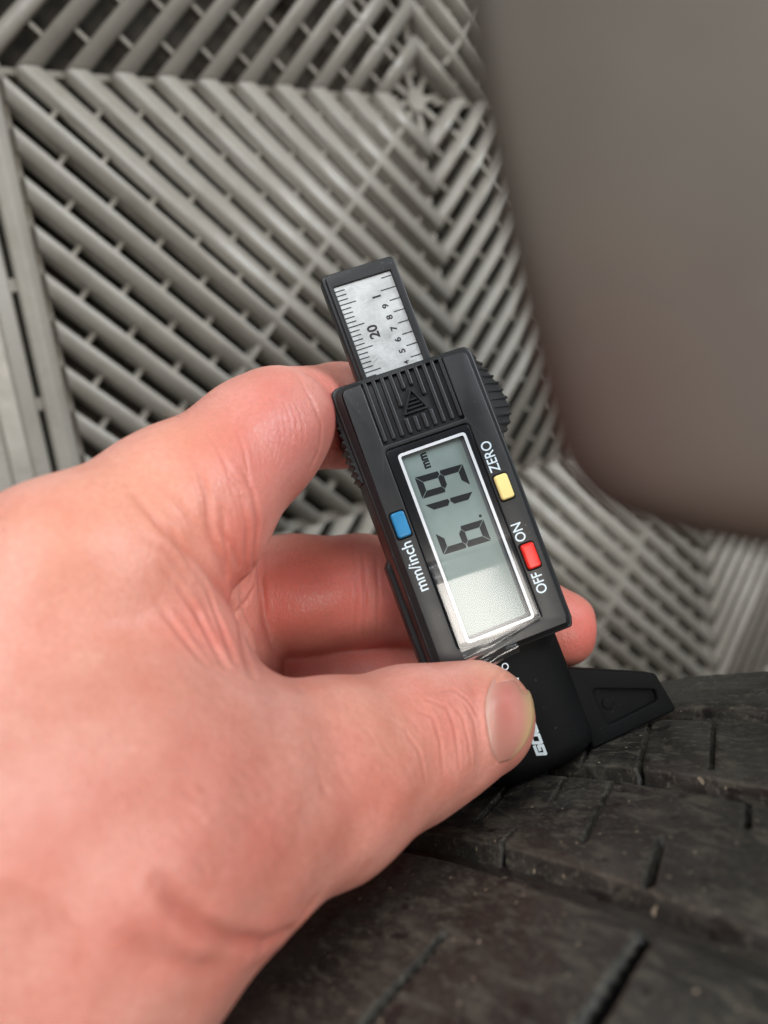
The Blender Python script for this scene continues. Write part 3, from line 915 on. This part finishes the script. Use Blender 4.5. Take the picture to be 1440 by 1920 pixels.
# carcass under the ribs: groove floor and side walls down to the bead
prof = []
for s in np.linspace(52, -98, 30): prof.append((s, crown(s) - GD))
far_wall = [(54.5, -8.5), (58, -22), (61, -45), (59, -75), (50, -100), (44, -108)]
near_wall = [(-101, -11.0), (-106, -22), (-111, -45), (-109, -75), (-98, -100), (-90, -108)]
prof = far_wall[::-1] + prof + near_wall
nA = 120; vs = []; fs = []
for i in range(nA):
    arc_ = i / nA * 2 * math.pi * TR
    for s, h in prof: vs.append(WT(arc_, s, h))
K = len(prof)
for i in range(nA):
    for j in range(K - 1):
        fs.append((i * K + j, i * K + j + 1, ((i + 1) % nA) * K + j + 1, ((i + 1) % nA) * K + j))
cme = mesh_from('carcass', vs, fs)
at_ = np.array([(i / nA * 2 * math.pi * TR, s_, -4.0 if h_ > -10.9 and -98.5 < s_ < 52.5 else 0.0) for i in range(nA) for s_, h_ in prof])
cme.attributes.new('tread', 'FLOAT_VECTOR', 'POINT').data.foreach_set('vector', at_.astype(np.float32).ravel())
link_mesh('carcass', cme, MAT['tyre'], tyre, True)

# ================================================================== BODY PANEL close to the lens, right
def panel():
    edge = [(868, -330), (876, -120), (888, 20), (905, 120), (930, 250), (958, 400), (984, 510), (1012, 630), (1045, 760), (1078, 870),
            (1128, 935), (1200, 972), (1290, 1000), (1370, 1018), (1450, 1032), (1620, 1060), (1800, 1085)]
    P = np.array([at(x, y, 49) for x, y in edge])
    # smooth resample
    s = np.r_[0, np.cumsum(np.linalg.norm(np.diff(P, axis=0), axis=1))]
    q = np.linspace(0, s[-1], 90)
    P = np.stack([np.interp(q, s, P[:, k]) for k in range(3)], 1)
    for _ in range(3): P[1:-1] = (P[:-2] + 2 * P[1:-1] + P[2:]) / 4
    away = np.array([0.94, -0.33, 0.0])
    rows = []
    # rolled lip: from the hidden back, round the edge, over the face
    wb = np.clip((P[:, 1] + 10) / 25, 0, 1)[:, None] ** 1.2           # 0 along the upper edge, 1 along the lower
    tints = []
    for dx, dz in ((14, 6.0), (4, 5.4), (1.0, 4.6), (0.15, 3.2), (0.0, 2.0), (0.35, 0.9), (1.2, 0.2), (3, -0.1), (6, -0.2), (10, 0.1), (16, 0.5), (30, 2.0), (55, 5), (95, 12), (150, 26), (260, 60), (400, 110), (700, 190)):
        curl = -0.30 * wb * min(dx, 50) + (0.30 * wb * 9 if dx > 90 else 0)
        if dz > 3 and dx > 0.5: curl = curl * 0
        rows.append(P + away * dx + np.array([0, 0, 1.0]) * (dz + curl))
        red = np.exp(-((P[:, 1] + 6) / 9) ** 2) * 0.6 + np.clip((P[:, 1] + 4) / 8, 0, 1) * 0.25  # pink colour bleed from the hand, painted into the lip
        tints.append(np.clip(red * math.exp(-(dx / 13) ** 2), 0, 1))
    vs = [W(p) for r in rows for p in r]
    n = len(P); fs = []
    for j in range(len(rows) - 1):
        for i in range(n - 1):
            a = j * n + i; fs.append((a, a + 1, a + n + 1, a + n))
    me = mesh_from('body_panel', vs, fs)
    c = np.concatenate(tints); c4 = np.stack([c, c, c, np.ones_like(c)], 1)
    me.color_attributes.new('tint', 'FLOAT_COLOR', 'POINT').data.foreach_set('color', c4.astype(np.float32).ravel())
    return me
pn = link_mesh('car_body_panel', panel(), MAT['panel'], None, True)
tag(pn, 'out of focus grey brown car body panel very close on the right', 'car panel')

# ================================================================== HAND
H0 = 0.75                                        # voxel size, mm
LO = np.array([-125.0, -45.0, 84.0]); HI = np.array([50.0, 120.0, 208.0])
dims = np.ceil((HI - LO) / H0).astype(int)
GX, GY, GZ = [LO[i] + H0 * np.arange(dims[i]) for i in range(3)]
VOL = np.full(dims, 50.0, np.float32)

def smin(a, b, k):
    h = np.clip(0.5 + 0.5 * (b - a) / k, 0, 1)
    return b + (a - b) * h - k * h * (1 - h)
def joint(j):
    x, y, z, r = j
    return at(x, y, z), r * z / F
def cap_field(X, Y, Z, a, ra, b, rb):
    ab = b - a; l2 = float(ab @ ab) + 1e-9
    t = np.clip(((X - a[0]) * ab[0] + (Y - a[1]) * ab[1] + (Z - a[2]) * ab[2]) / l2, 0, 1)
    d = np.sqrt((X - a[0] - t * ab[0]) ** 2 + (Y - a[1] - t * ab[1]) ** 2 + (Z - a[2] - t * ab[2]) ** 2)
    return d - (ra + (rb - ra) * t)
def box_of(lo, hi):
    i0 = np.maximum(0, np.floor((lo - LO) / H0).astype(int)); i1 = np.minimum(dims, np.ceil((hi - LO) / H0).astype(int) + 1)
    return i0, i1
def chain(vol, joints, k_in):
    for j in range(len(joints) - 1):
        (a, ra), (b, rb) = joint(joints[j]), joint(joints[j + 1])
        m = max(ra, rb) + 9
        i0, i1 = box_of(np.minimum(a, b) - m, np.maximum(a, b) + m)
        if np.any(i1 <= i0): continue
        sl = tuple(slice(p, q) for p, q in zip(i0, i1))
        X = GX[sl[0]][:, None, None].astype(np.float32); Y = GY[sl[1]][None, :, None].astype(np.float32); Z = GZ[sl[2]][None, None, :].astype(np.float32)
        d = cap_field(X, Y, Z, a, ra, b, rb)
        vol[sl] = smin(vol[sl], d, k_in)
def group(chains, k_in, k_out):
    g = np.full(dims, 50.0, np.float32)
    for c in chains: chain(g, c, k_in)
    global VOL
    VOL = smin(VOL, g, k_out)

# joints: (photo x, photo y, distance mm, radius in photo px)
# back of the hand, web and wrist
group([[(130, 1105, 122, 205), (-120, 1440, 112, 215), (-330, 1760, 104, 290), (-560, 2200, 100, 330)],
       [(200, 1165, 126, 190), (270, 1290, 126, 190), (330, 1430, 122, 200)],
       [(60, 1360, 116, 260), (160, 1540, 112, 280), (20, 1760, 108, 320)],
       [(235, 1545, 112, 345), (115, 1680, 110, 350), (-120, 1930, 106, 365), (-400, 2300, 100, 400)]], 6.5, 1.0)
# index finger, knuckle to first joint
group([[(130, 1110, 122, 196), (338, 964, 137, 160), (482, 828, 150, 115)],
       [(482, 828, 150, 115), (522, 792, 154, 106)]], 4.0, 5.0)
# index beyond the first joint, going behind the gauge
group([[(548, 788, 163, 100), (640, 780, 178, 94), (720, 790, 185, 86), (830, 815, 187, 74)]], 3.0, 1.4)
# thumb
group([[(190, 1620, 119, 235), (430, 1510, 118, 230), (600, 1462, 128, 186), (770, 1392, 140, 140), (830, 1372, 143.5, 122), (894, 1349, 147, 109)]], 2.5, 5.0)
# palm-side flesh at the root of the index
group([[(300, 985, 148, 66), (395, 1090, 154, 44), (432, 1215, 158, 42), (470, 1300, 160, 40)]], 3.0, 1.6)
group([[(400, 915, 154, 74), (440, 1010, 160, 46), (432, 1110, 164, 46), (450, 1220, 168, 50)]], 3.0, 1.4)
group([[(330, 1120, 172, 130), (400, 1260, 176, 120), (380, 1420, 180, 120)]], 5.0, 3.0)
# middle finger, ring finger, little finger
group([[(420, 1130, 184, 118), (560, 1118, 186, 114), (680, 1108, 187, 103), (740, 1110, 188, 98), (880, 1135, 186, 88), (1000, 1165, 184, 78), (1048, 1178, 183, 73)]], 2.5, 2.0)
group([[(400, 1295, 188, 100), (560, 1296, 188, 100), (720, 1290, 190, 94), (860, 1300, 191, 82), (960, 1310, 190, 72)]], 2.5, 1.2)
group([[(420, 1440, 190, 86), (560, 1425, 194, 78), (690, 1400, 196, 70), (790, 1380, 194, 62)]], 2.5, 1.2)
VOL[[0, -1], :, :] = 5; VOL[:, [0, -1], :] = 5; VOL[:, :, [0, -1]] = 5

def surface_nets(v):
    s = v < 0
    nx, ny, nz = v.shape
    c = np.zeros((nx - 1, ny - 1, nz - 1), np.int8)
    for dx in (0, 1):
        for dy in (0, 1):
            for dz in (0, 1): c += s[dx:nx - 1 + dx, dy:ny - 1 + dy, dz:nz - 1 + dz]
    act = np.argwhere((c > 0) & (c < 8))
    idx = -np.ones(c.shape, np.int64); idx[tuple(act.T)] = np.arange(len(act))
    acc = np.zeros((len(act), 3)); cnt = np.zeros(len(act))
    cor = [(x, y, z) for x in (0, 1) for y in (0, 1) for z in (0, 1)]
    val = {q: v[act[:, 0] + q[0], act[:, 1] + q[1], act[:, 2] + q[2]] for q in cor}
    for p in cor:
        for ax in range(3):
            if p[ax]: continue
            q = list(p); q[ax] = 1; q = tuple(q)
            a, b = val[p], val[q]; m = (a < 0) != (b < 0)
            t = np.where(m, a / np.where(m, a - b, 1), 0)
            pos = np.array(p, float)[None].repeat(len(act), 0); pos[:, ax] += t
            acc[m] += pos[m]; cnt[m] += 1
    verts = act + acc / cnt[:, None]
    faces = []
    for ax in range(3):
        b_, c_ = (ax + 1) % 3, (ax + 2) % 3
        sh = [slice(None)] * 3; sh2 = [slice(None)] * 3
        sh[ax] = slice(0, -1); sh2[ax] = slice(1, None)
        cross = s[tuple(sh)] != s[tuple(sh2)]
        e = np.argwhere(cross)
        e = e[(e[:, b_] > 0) & (e[:, c_] > 0) & (e[:, b_] < c.shape[b_]) & (e[:, c_] < c.shape[c_])]
        e = e[e[:, ax] < c.shape[ax]]
        def g(db, dc):
            k = e.copy(); k[:, b_] -= db; k[:, c_] -= dc
            return idx[tuple(k.T)]
        f = np.stack([g(1, 1), g(0, 1), g(0, 0), g(1, 0)], 1)
        ins = s[tuple(e.T)]
        f[~ins] = f[~ins][:, ::-1]
        faces.append(f)
    return verts, np.concatenate(faces)
hv, hf = surface_nets(VOL)
hv = LO + hv * H0

# --- refine where the camera looks, then press the creases in
me = bpy.data.meshes.new('person')
me.from_pydata(hv.tolist(), [], hf.tolist()); me.update()
bm = bmesh.new(); bm.from_mesh(me)
bmesh.ops.smooth_vert(bm, verts=bm.verts, factor=0.5, use_axis_x=True, use_axis_y=True, use_axis_z=True)
bmesh.ops.smooth_vert(bm, verts=bm.verts, factor=0.5, use_axis_x=True, use_axis_y=True, use_axis_z=True)
bm.normal_update()
bm.to_mesh(me); bm.free()
o_tmp = bpy.data.objects.new('tmp', me); COL.objects.link(o_tmp)
sub = o_tmp.modifiers.new('s', 'SUBSURF'); sub.levels = 1; sub.subdivision_type = 'CATMULL_CLARK'
bpy.context.view_layer.update(); dg = bpy.context.evaluated_depsgraph_get()
me2 = bpy.data.meshes.new_from_object(o_tmp.evaluated_get(dg), depsgraph=dg)
bpy.data.objects.remove(o_tmp); bpy.data.meshes.remove(me); me = me2; me.name = 'person'
nv = len(me.vertices)
V = np.empty(nv * 3, np.float32); me.vertices.foreach_get('co', V); V = V.reshape(-1, 3).astype(float)
NR = np.empty(nv * 3, np.float32); me.vertex_normals.foreach_get('vector', NR); NR = NR.reshape(-1, 3).astype(float)
bvh = BVHTree.FromPolygons(V.tolist(), [tuple(p.vertices) for p in me.polygons])
def hit(px, py):
    d = Vector(((px - 720) / F, (py - 960) / F, 1.0)).normalized()
    loc, nrm, ix, dist = bvh.ray_cast(Vector((0, 0, 0)), d)
    return None if loc is None else np.array(loc)

DISP = np.zeros(nv); CRE = np.zeros(nv)
def crease(pts, depth, width, colour=0.5, bulge=0.35):
    depth *= 0.8; bulge *= 0.6
    pts = np.array(pts, float)
    s = np.r_[0, np.cumsum(np.linalg.norm(np.diff(pts, axis=0), axis=1))]
    n = max(4, int(s[-1] / 5)); q = np.linspace(0, s[-1], n)
    P = []
    for x, y in zip(np.interp(q, s, pts[:, 0]), np.interp(q, s, pts[:, 1])):
        h = hit(x, y)
        if h is not None: P.append(h)
    if len(P) < 2: return
    P = np.array(P); fade = np.sin(np.linspace(0.12, math.pi - 0.12, len(P))) ** 0.5
    lo, hi = P.min(0) - width * 5, P.max(0) + width * 5
    sel = np.where(np.all((V > lo) & (V < hi), 1))[0]
    if not len(sel): return
    best = np.full(len(sel), 1e9); fd = np.zeros(len(sel))
    for a, b, f0 in zip(P[:-1], P[1:], fade):
        if np.linalg.norm(b - a) > 6: continue
        ab = b - a; t = np.clip(((V[sel] - a) @ ab) / (ab @ ab + 1e-9), 0, 1)
        d = np.linalg.norm(V[sel] - a - t[:, None] * ab, axis=1)
        m = d < best; best[m] = d[m]; fd[m] = f0
    g = np.exp(-(best / width) ** 2) * fd
    g2 = np.exp(-((best - 2.2 * width) / (1.3 * width)) ** 2) * fd
    DISP[sel] += -depth * g + depth * bulge * g2
    CRE[sel] = np.maximum(CRE[sel], np.exp(-(best / (width * 0.8)) ** 2) * fd * colour)

# wrist and thumb root
crease([(300, 1655), (335, 1700), (380, 1738), (440, 1765), (500, 1768), (545, 1745)], 1.1, 1.1, 0.45, 0.5)
crease([(230, 1760), (290, 1800), (370, 1812), (450, 1800)], 0.5, 1.6, 0.15, 0.3)
crease([(545, 1752), (575, 1712), (590, 1690)], 0.8, 1.0, 0.3, 0.2)
# thumb joint wrinkles
for pts in ([(815, 1300), (850, 1292), (880, 1312), (898, 1340)], [(800, 1312), (838, 1325), (852, 1360), (858, 1400), (860, 1440)],
            [(780, 1330), (812, 1345), (826, 1390), (832, 1450)], [(846, 1318), (868, 1345), (878, 1390), (884, 1440)],
            [(760, 1370), (786, 1410), (798, 1465)], [(872, 1320), (890, 1350), (896, 1385)]):
    crease(pts, 0.2, 0.33, 0.26, 0.7)
# web folds between thumb and index
crease([(250, 925), (300, 985), (369, 1052), (422, 1115), (449, 1178), (470, 1268)], 0.55, 0.8, 0.35, 0.4)
crease([(365, 862), (385, 920), (392, 985), (410, 1045), (424, 1090)], 0.5, 0.7, 0.35, 0.4)
crease([(290, 905), (330, 935), (368, 990)], 0.25, 0.5, 0.2, 0.4)
crease([(455, 880), (475, 925), (484, 980), (478, 1040), (470, 1090)], 0.5, 0.6, 0.35, 0.3)
crease([(440, 1150), (462, 1128), (478, 1100)], 0.5, 0.5, 0.4, 0.3)
for pts in ([(395, 820), (418, 862), (440, 895), (462, 912)], [(410, 850), (430, 895), (450, 920)], [(440, 800), (458, 850), (470, 905)],
            [(350, 880), (372, 930), (380, 970)], [(430, 905), (446, 950), (452, 1000)]):
    crease(pts, 0.16, 0.36, 0.15, 0.5)
for pts, dp in (([(417, 957), (422, 1020), (425, 1078)], 0.35), ([(338, 1104), (369, 1147), (401, 1210), (422, 1252)], 0.45), ([(295, 1131), (338, 1189), (380, 1242)], 0.3),
                ([(372, 1075), (398, 1130), (418, 1180), (440, 1245)], 0.35), ([(320, 985), (352, 1050), (380, 1100)], 0.2), ([(405, 985), (432, 1020), (448, 1062)], 0.25),
                ([(452, 935), (462, 1000), (460, 1070)], 0.25), ([(300, 1060), (340, 1110), (372, 1168)], 0.15), ([(270, 1010), (318, 1040), (350, 1090)], 0.12)):
    crease(pts, dp, 0.55, 0.22, 0.9)
# index joint
crease([(556, 705), (586, 752), (602, 800), (598, 845), (578, 885)], 0.3, 0.5, 0.3, 0.1)
crease([(590, 700), (618, 735), (630, 780), (628, 830)], 0.1, 0.35, 0.15, 0.3)
for i in range(5):
    crease([(500 + 14 * i, 735 + 6 * i), (520 + 12 * i, 775 + 4 * i), (528 + 10 * i, 820 + 2 * i)], 0.08, 0.35, 0.06, 0.5)
# middle finger joint lines
for x, dp in ((682, 0.28), (706, 0.22), (664, 0.12)):
    crease([(x - 4, 1020), (x, 1060), (x + 3, 1120), (x - 1, 1195)], dp, 0.4, 0.25, 0.5)
crease([(500, 1030), (492, 1090), (496, 1150), (508, 1215)], 0.4, 0.6, 0.3, 0.3)
# slack skin lines over the thumb metacarpal
rngc = random.Random(7)
for i in range(90):
    x = rngc.uniform(330, 780); y = 1330 + (760 - x) * 0.35 + rngc.uniform(0, 190)
    ln = rngc.uniform(22, 60); an = math.radians(rngc.uniform(28, 58))
    pts = [(x + math.cos(an) * ln * t + rngc.uniform(-4, 4), y + math.sin(an) * ln * t * (1 if rngc.random() < 0.97 else -1)) for t in (-0.5, -0.15, 0.2, 0.5)]
    crease(pts, 0.06, 0.4, 0.03, 0.8)
# hollow between the thumb joint and the nail
crease([(890, 1262), (898, 1330), (902, 1395), (903, 1455)], 0.55, 1.7, 0.0, 0.3)
# nail fold
NAIL = [(943, 1256), (922, 1282), (913, 1322), (916, 1366), (925, 1412), (934, 1428)]
crease(NAIL, 0.35, 0.4, 0.25, 0.7)
V = V + NR * DISP[:, None]
# larger slow unevenness so that the flesh is not perfectly round
V += NR * (0.16 * np.sin(V[:, [0]] * 0.33 + V[:, [1]] * 0.21) * np.sin(V[:, [1]] * 0.27 + V[:, [2]] * 0.31 + 1.3))

# --- pigment: ruddy, sallow and crease masks
tint = np.zeros((nv, 4)); tint[:, 3] = 1
def blob(px, py, r, amt, ch):
    h = hit(px, py)
    if h is None: return
    d = np.linalg.norm(V - h, axis=1)
    tint[:, ch] = np.maximum(tint[:, ch], amt * np.exp(-(d / r) ** 2))
for b in ((540, 800, 13, 0.65), (460, 860, 13, 0.7), (630, 780, 10, 0.8), (560, 1110, 15, 0.95), (640, 1110, 15, 0.95), (720, 1130, 12, 0.75), (1095, 1180, 11, 1.0),
          (560, 1245, 12, 0.75), (700, 1240, 12, 0.75), (450, 1000, 9, 0.75), (440, 1090, 9, 0.8), (400, 1180, 9, 0.55), (340, 1000, 10, 0.35),
          (350, 1590, 6, 0.35), (490, 1770, 9, 0.45), (300, 1700, 12, 0.3), (850, 1360, 9, 0.45), (800, 1330, 9, 0.35), (960, 1420, 8, 0.3), (700, 1500, 16, 0.25), (470, 1600, 14, 0.3)):
    blob(*b, 0)
for b in ((250, 930, 15, 0.55), (120, 1010, 14, 0.45), (330, 820, 10, 0.4), (920, 1252, 5, 0.6), (700, 1320, 12, 0.25), (980, 1290, 3, 0.4), (150, 1250, 14, 0.25)):
    blob(*b, 1)
tint[:, 2] = np.clip(CRE, 0, 1)
ca = me.color_attributes.new('tint', 'FLOAT_COLOR', 'POINT')
ca.data.foreach_set('color', tint.astype(np.float32).ravel())

HW = CAM + (V @ M.T) * 0.001
base_pt = W(at(60, 1800, 112))
me.vertices.foreach_set('co', (HW - base_pt).astype(np.float32).ravel())
me.update()
person = link_mesh('person', me, MAT['skin'], None, True)
person.location = base_pt.tolist()
tag(person, 'bare left hand pinching the black gauge between thumb and curled fingers', 'person')

# --- thumbnail: curved plate lying on the thumb
bvh2 = BVHTree.FromPolygons(V.tolist(), [tuple(p.vertices) for p in me.polygons])
def hit2(px, py):
    d = Vector(((px - 720) / F, (py - 960) / F, 1.0)).normalized()
    loc, nrm, ix, dist = bvh2.ray_cast(Vector((0, 0, 0)), d)
    if loc is None: return None
    return np.array(loc), np.array(nrm)
L_e = np.array([(945, 1254), (921, 1282), (910, 1322), (914, 1366), (922, 1408), (936, 1432)], float)     # cuticle side
R_e = np.array([(958, 1260), (982, 1284), (995, 1316), (996, 1352), (983, 1390), (956, 1426)], float)     # free edge
nu, nw = 16, 24; vs = []; fs = []; tn = []
def smooth_curve(P, n=25):
    P = np.vstack([2 * P[0] - P[1], P, 2 * P[-1] - P[-2]]); out = []
    for k_ in np.linspace(0, len(P) - 3 - 1e-6, n):
        a = int(k_); t = k_ - a; p0, p1, p2, p3 = P[a:a + 4]
        out.append(0.5 * (2 * p1 + (p2 - p0) * t + (2 * p0 - 5 * p1 + 4 * p2 - p3) * t * t + (3 * p1 - p0 - 3 * p2 + p3) * t ** 3))
    return np.array(out)
L_s, R_s = smooth_curve(L_e), smooth_curve(R_e)
for j in range(nw + 1):
    t = j / nw * 5
    le, re = L_s[j], R_s[j]
    for i in range(nu + 1):
        s = i / nu; p = le + (re - le) * s
        h = hit2(*p)
        if h is None:
            h = hit2(*(p - np.array([8, 0]))) or hit2(*(p - np.array([16, 0])))
        loc, nrm = h
        if nrm @ loc > 0: nrm = -nrm
        vs.append(loc + nrm * (0.02 + 0.40 * s * math.sin(math.pi * j / nw) ** 0.6) + np.array([0, 0, -0.45 * math.sin(math.pi * j / nw) * (0.25 + s)]))
        free = max(0.0, (s - 0.74) / 0.22); tn.append((min(1, free), 0.75 * math.exp(-((s - 0.45) / 0.22) ** 2 - ((j / nw - 0.4) / 0.25) ** 2), 0.8 * max(0, 1 - s / 0.22) * math.sin(math.pi * j / nw), 1))
vs = np.array(vs).reshape(nw + 1, nu + 1, 3)
for _ in range(6):
    vs[1:-1, 1:-1] = 0.5 * vs[1:-1, 1:-1] + 0.125 * (vs[:-2, 1:-1] + vs[2:, 1:-1] + vs[1:-1, :-2] + vs[1:-1, 2:])
vs = vs.reshape(-1, 3)
top = len(vs)
full = np.concatenate([vs, vs + np.array([0, 0, 0.55])])
for j in range(nw):
    for i in range(nu):
        a = j * (nu + 1) + i; q = (a, a + nu + 1, a + nu + 2, a + 1)
        fs.append(q); fs.append(tuple(x + top for x in q[::-1]))
rim = [i for i in range(nu + 1)] + [j * (nu + 1) + nu for j in range(1, nw + 1)] + [nw * (nu + 1) + i for i in range(nu - 1, -1, -1)] + [j * (nu + 1) for j in range(nw - 1, 0, -1)]
for a, b in zip(rim, rim[1:] + rim[:1]): fs.append((a, b, b + top, a + top))
nme = mesh_from('thumbnail', CAM + (full @ M.T) * 0.001 - base_pt, fs)
ca = nme.color_attributes.new('tint', 'FLOAT_COLOR', 'POINT')
ca.data.foreach_set('color', np.array(tn + tn, np.float32).ravel())
link_mesh('thumbnail', nme, MAT['nail'], person, True)

# --- a few short hairs on the first finger segment
vs = []; fs = []
for i in range(16):
    x = random.uniform(325, 372); y = 786 - (x - 325) * 0.5 + random.uniform(-3, 3)
    h = hit2(x, y)
    if h is None: continue
    p = h[0]; d = np.array([random.uniform(-0.9, -0.3), random.uniform(-0.5, -0.05), random.uniform(-0.3, 0.2)]); d /= np.linalg.norm(d)
    ln = random.uniform(1.8, 3.6); n0 = len(vs); wv = np.array([0.018, 0.025, 0.0]); wz = np.array([0, 0.01, 0.025])
    for t in (0, 0.5, 1):
        c = p + d * ln * t + np.array([0, 0.35, 0]) * t * t
        f_ = 1 - 0.85 * t
        vs += [c + wv * f_, c - wv * f_, c + wz * f_]
    for a in (0, 3):
        for q in range(3): fs.append((n0 + a + q, n0 + a + (q + 1) % 3, n0 + a + 3 + (q + 1) % 3, n0 + a + 3 + q))
if vs:
    k = NT('brown_hair'); k.col((0.25, 0.15, 0.09)); k.rough(0.5)
    hme = mesh_from('finger_hair', CAM + (np.array(vs) @ M.T) * 0.001 - base_pt, fs)
    ho = link_mesh('finger_hair', hme, k.m, person); ho['kind'] = 'stuff'
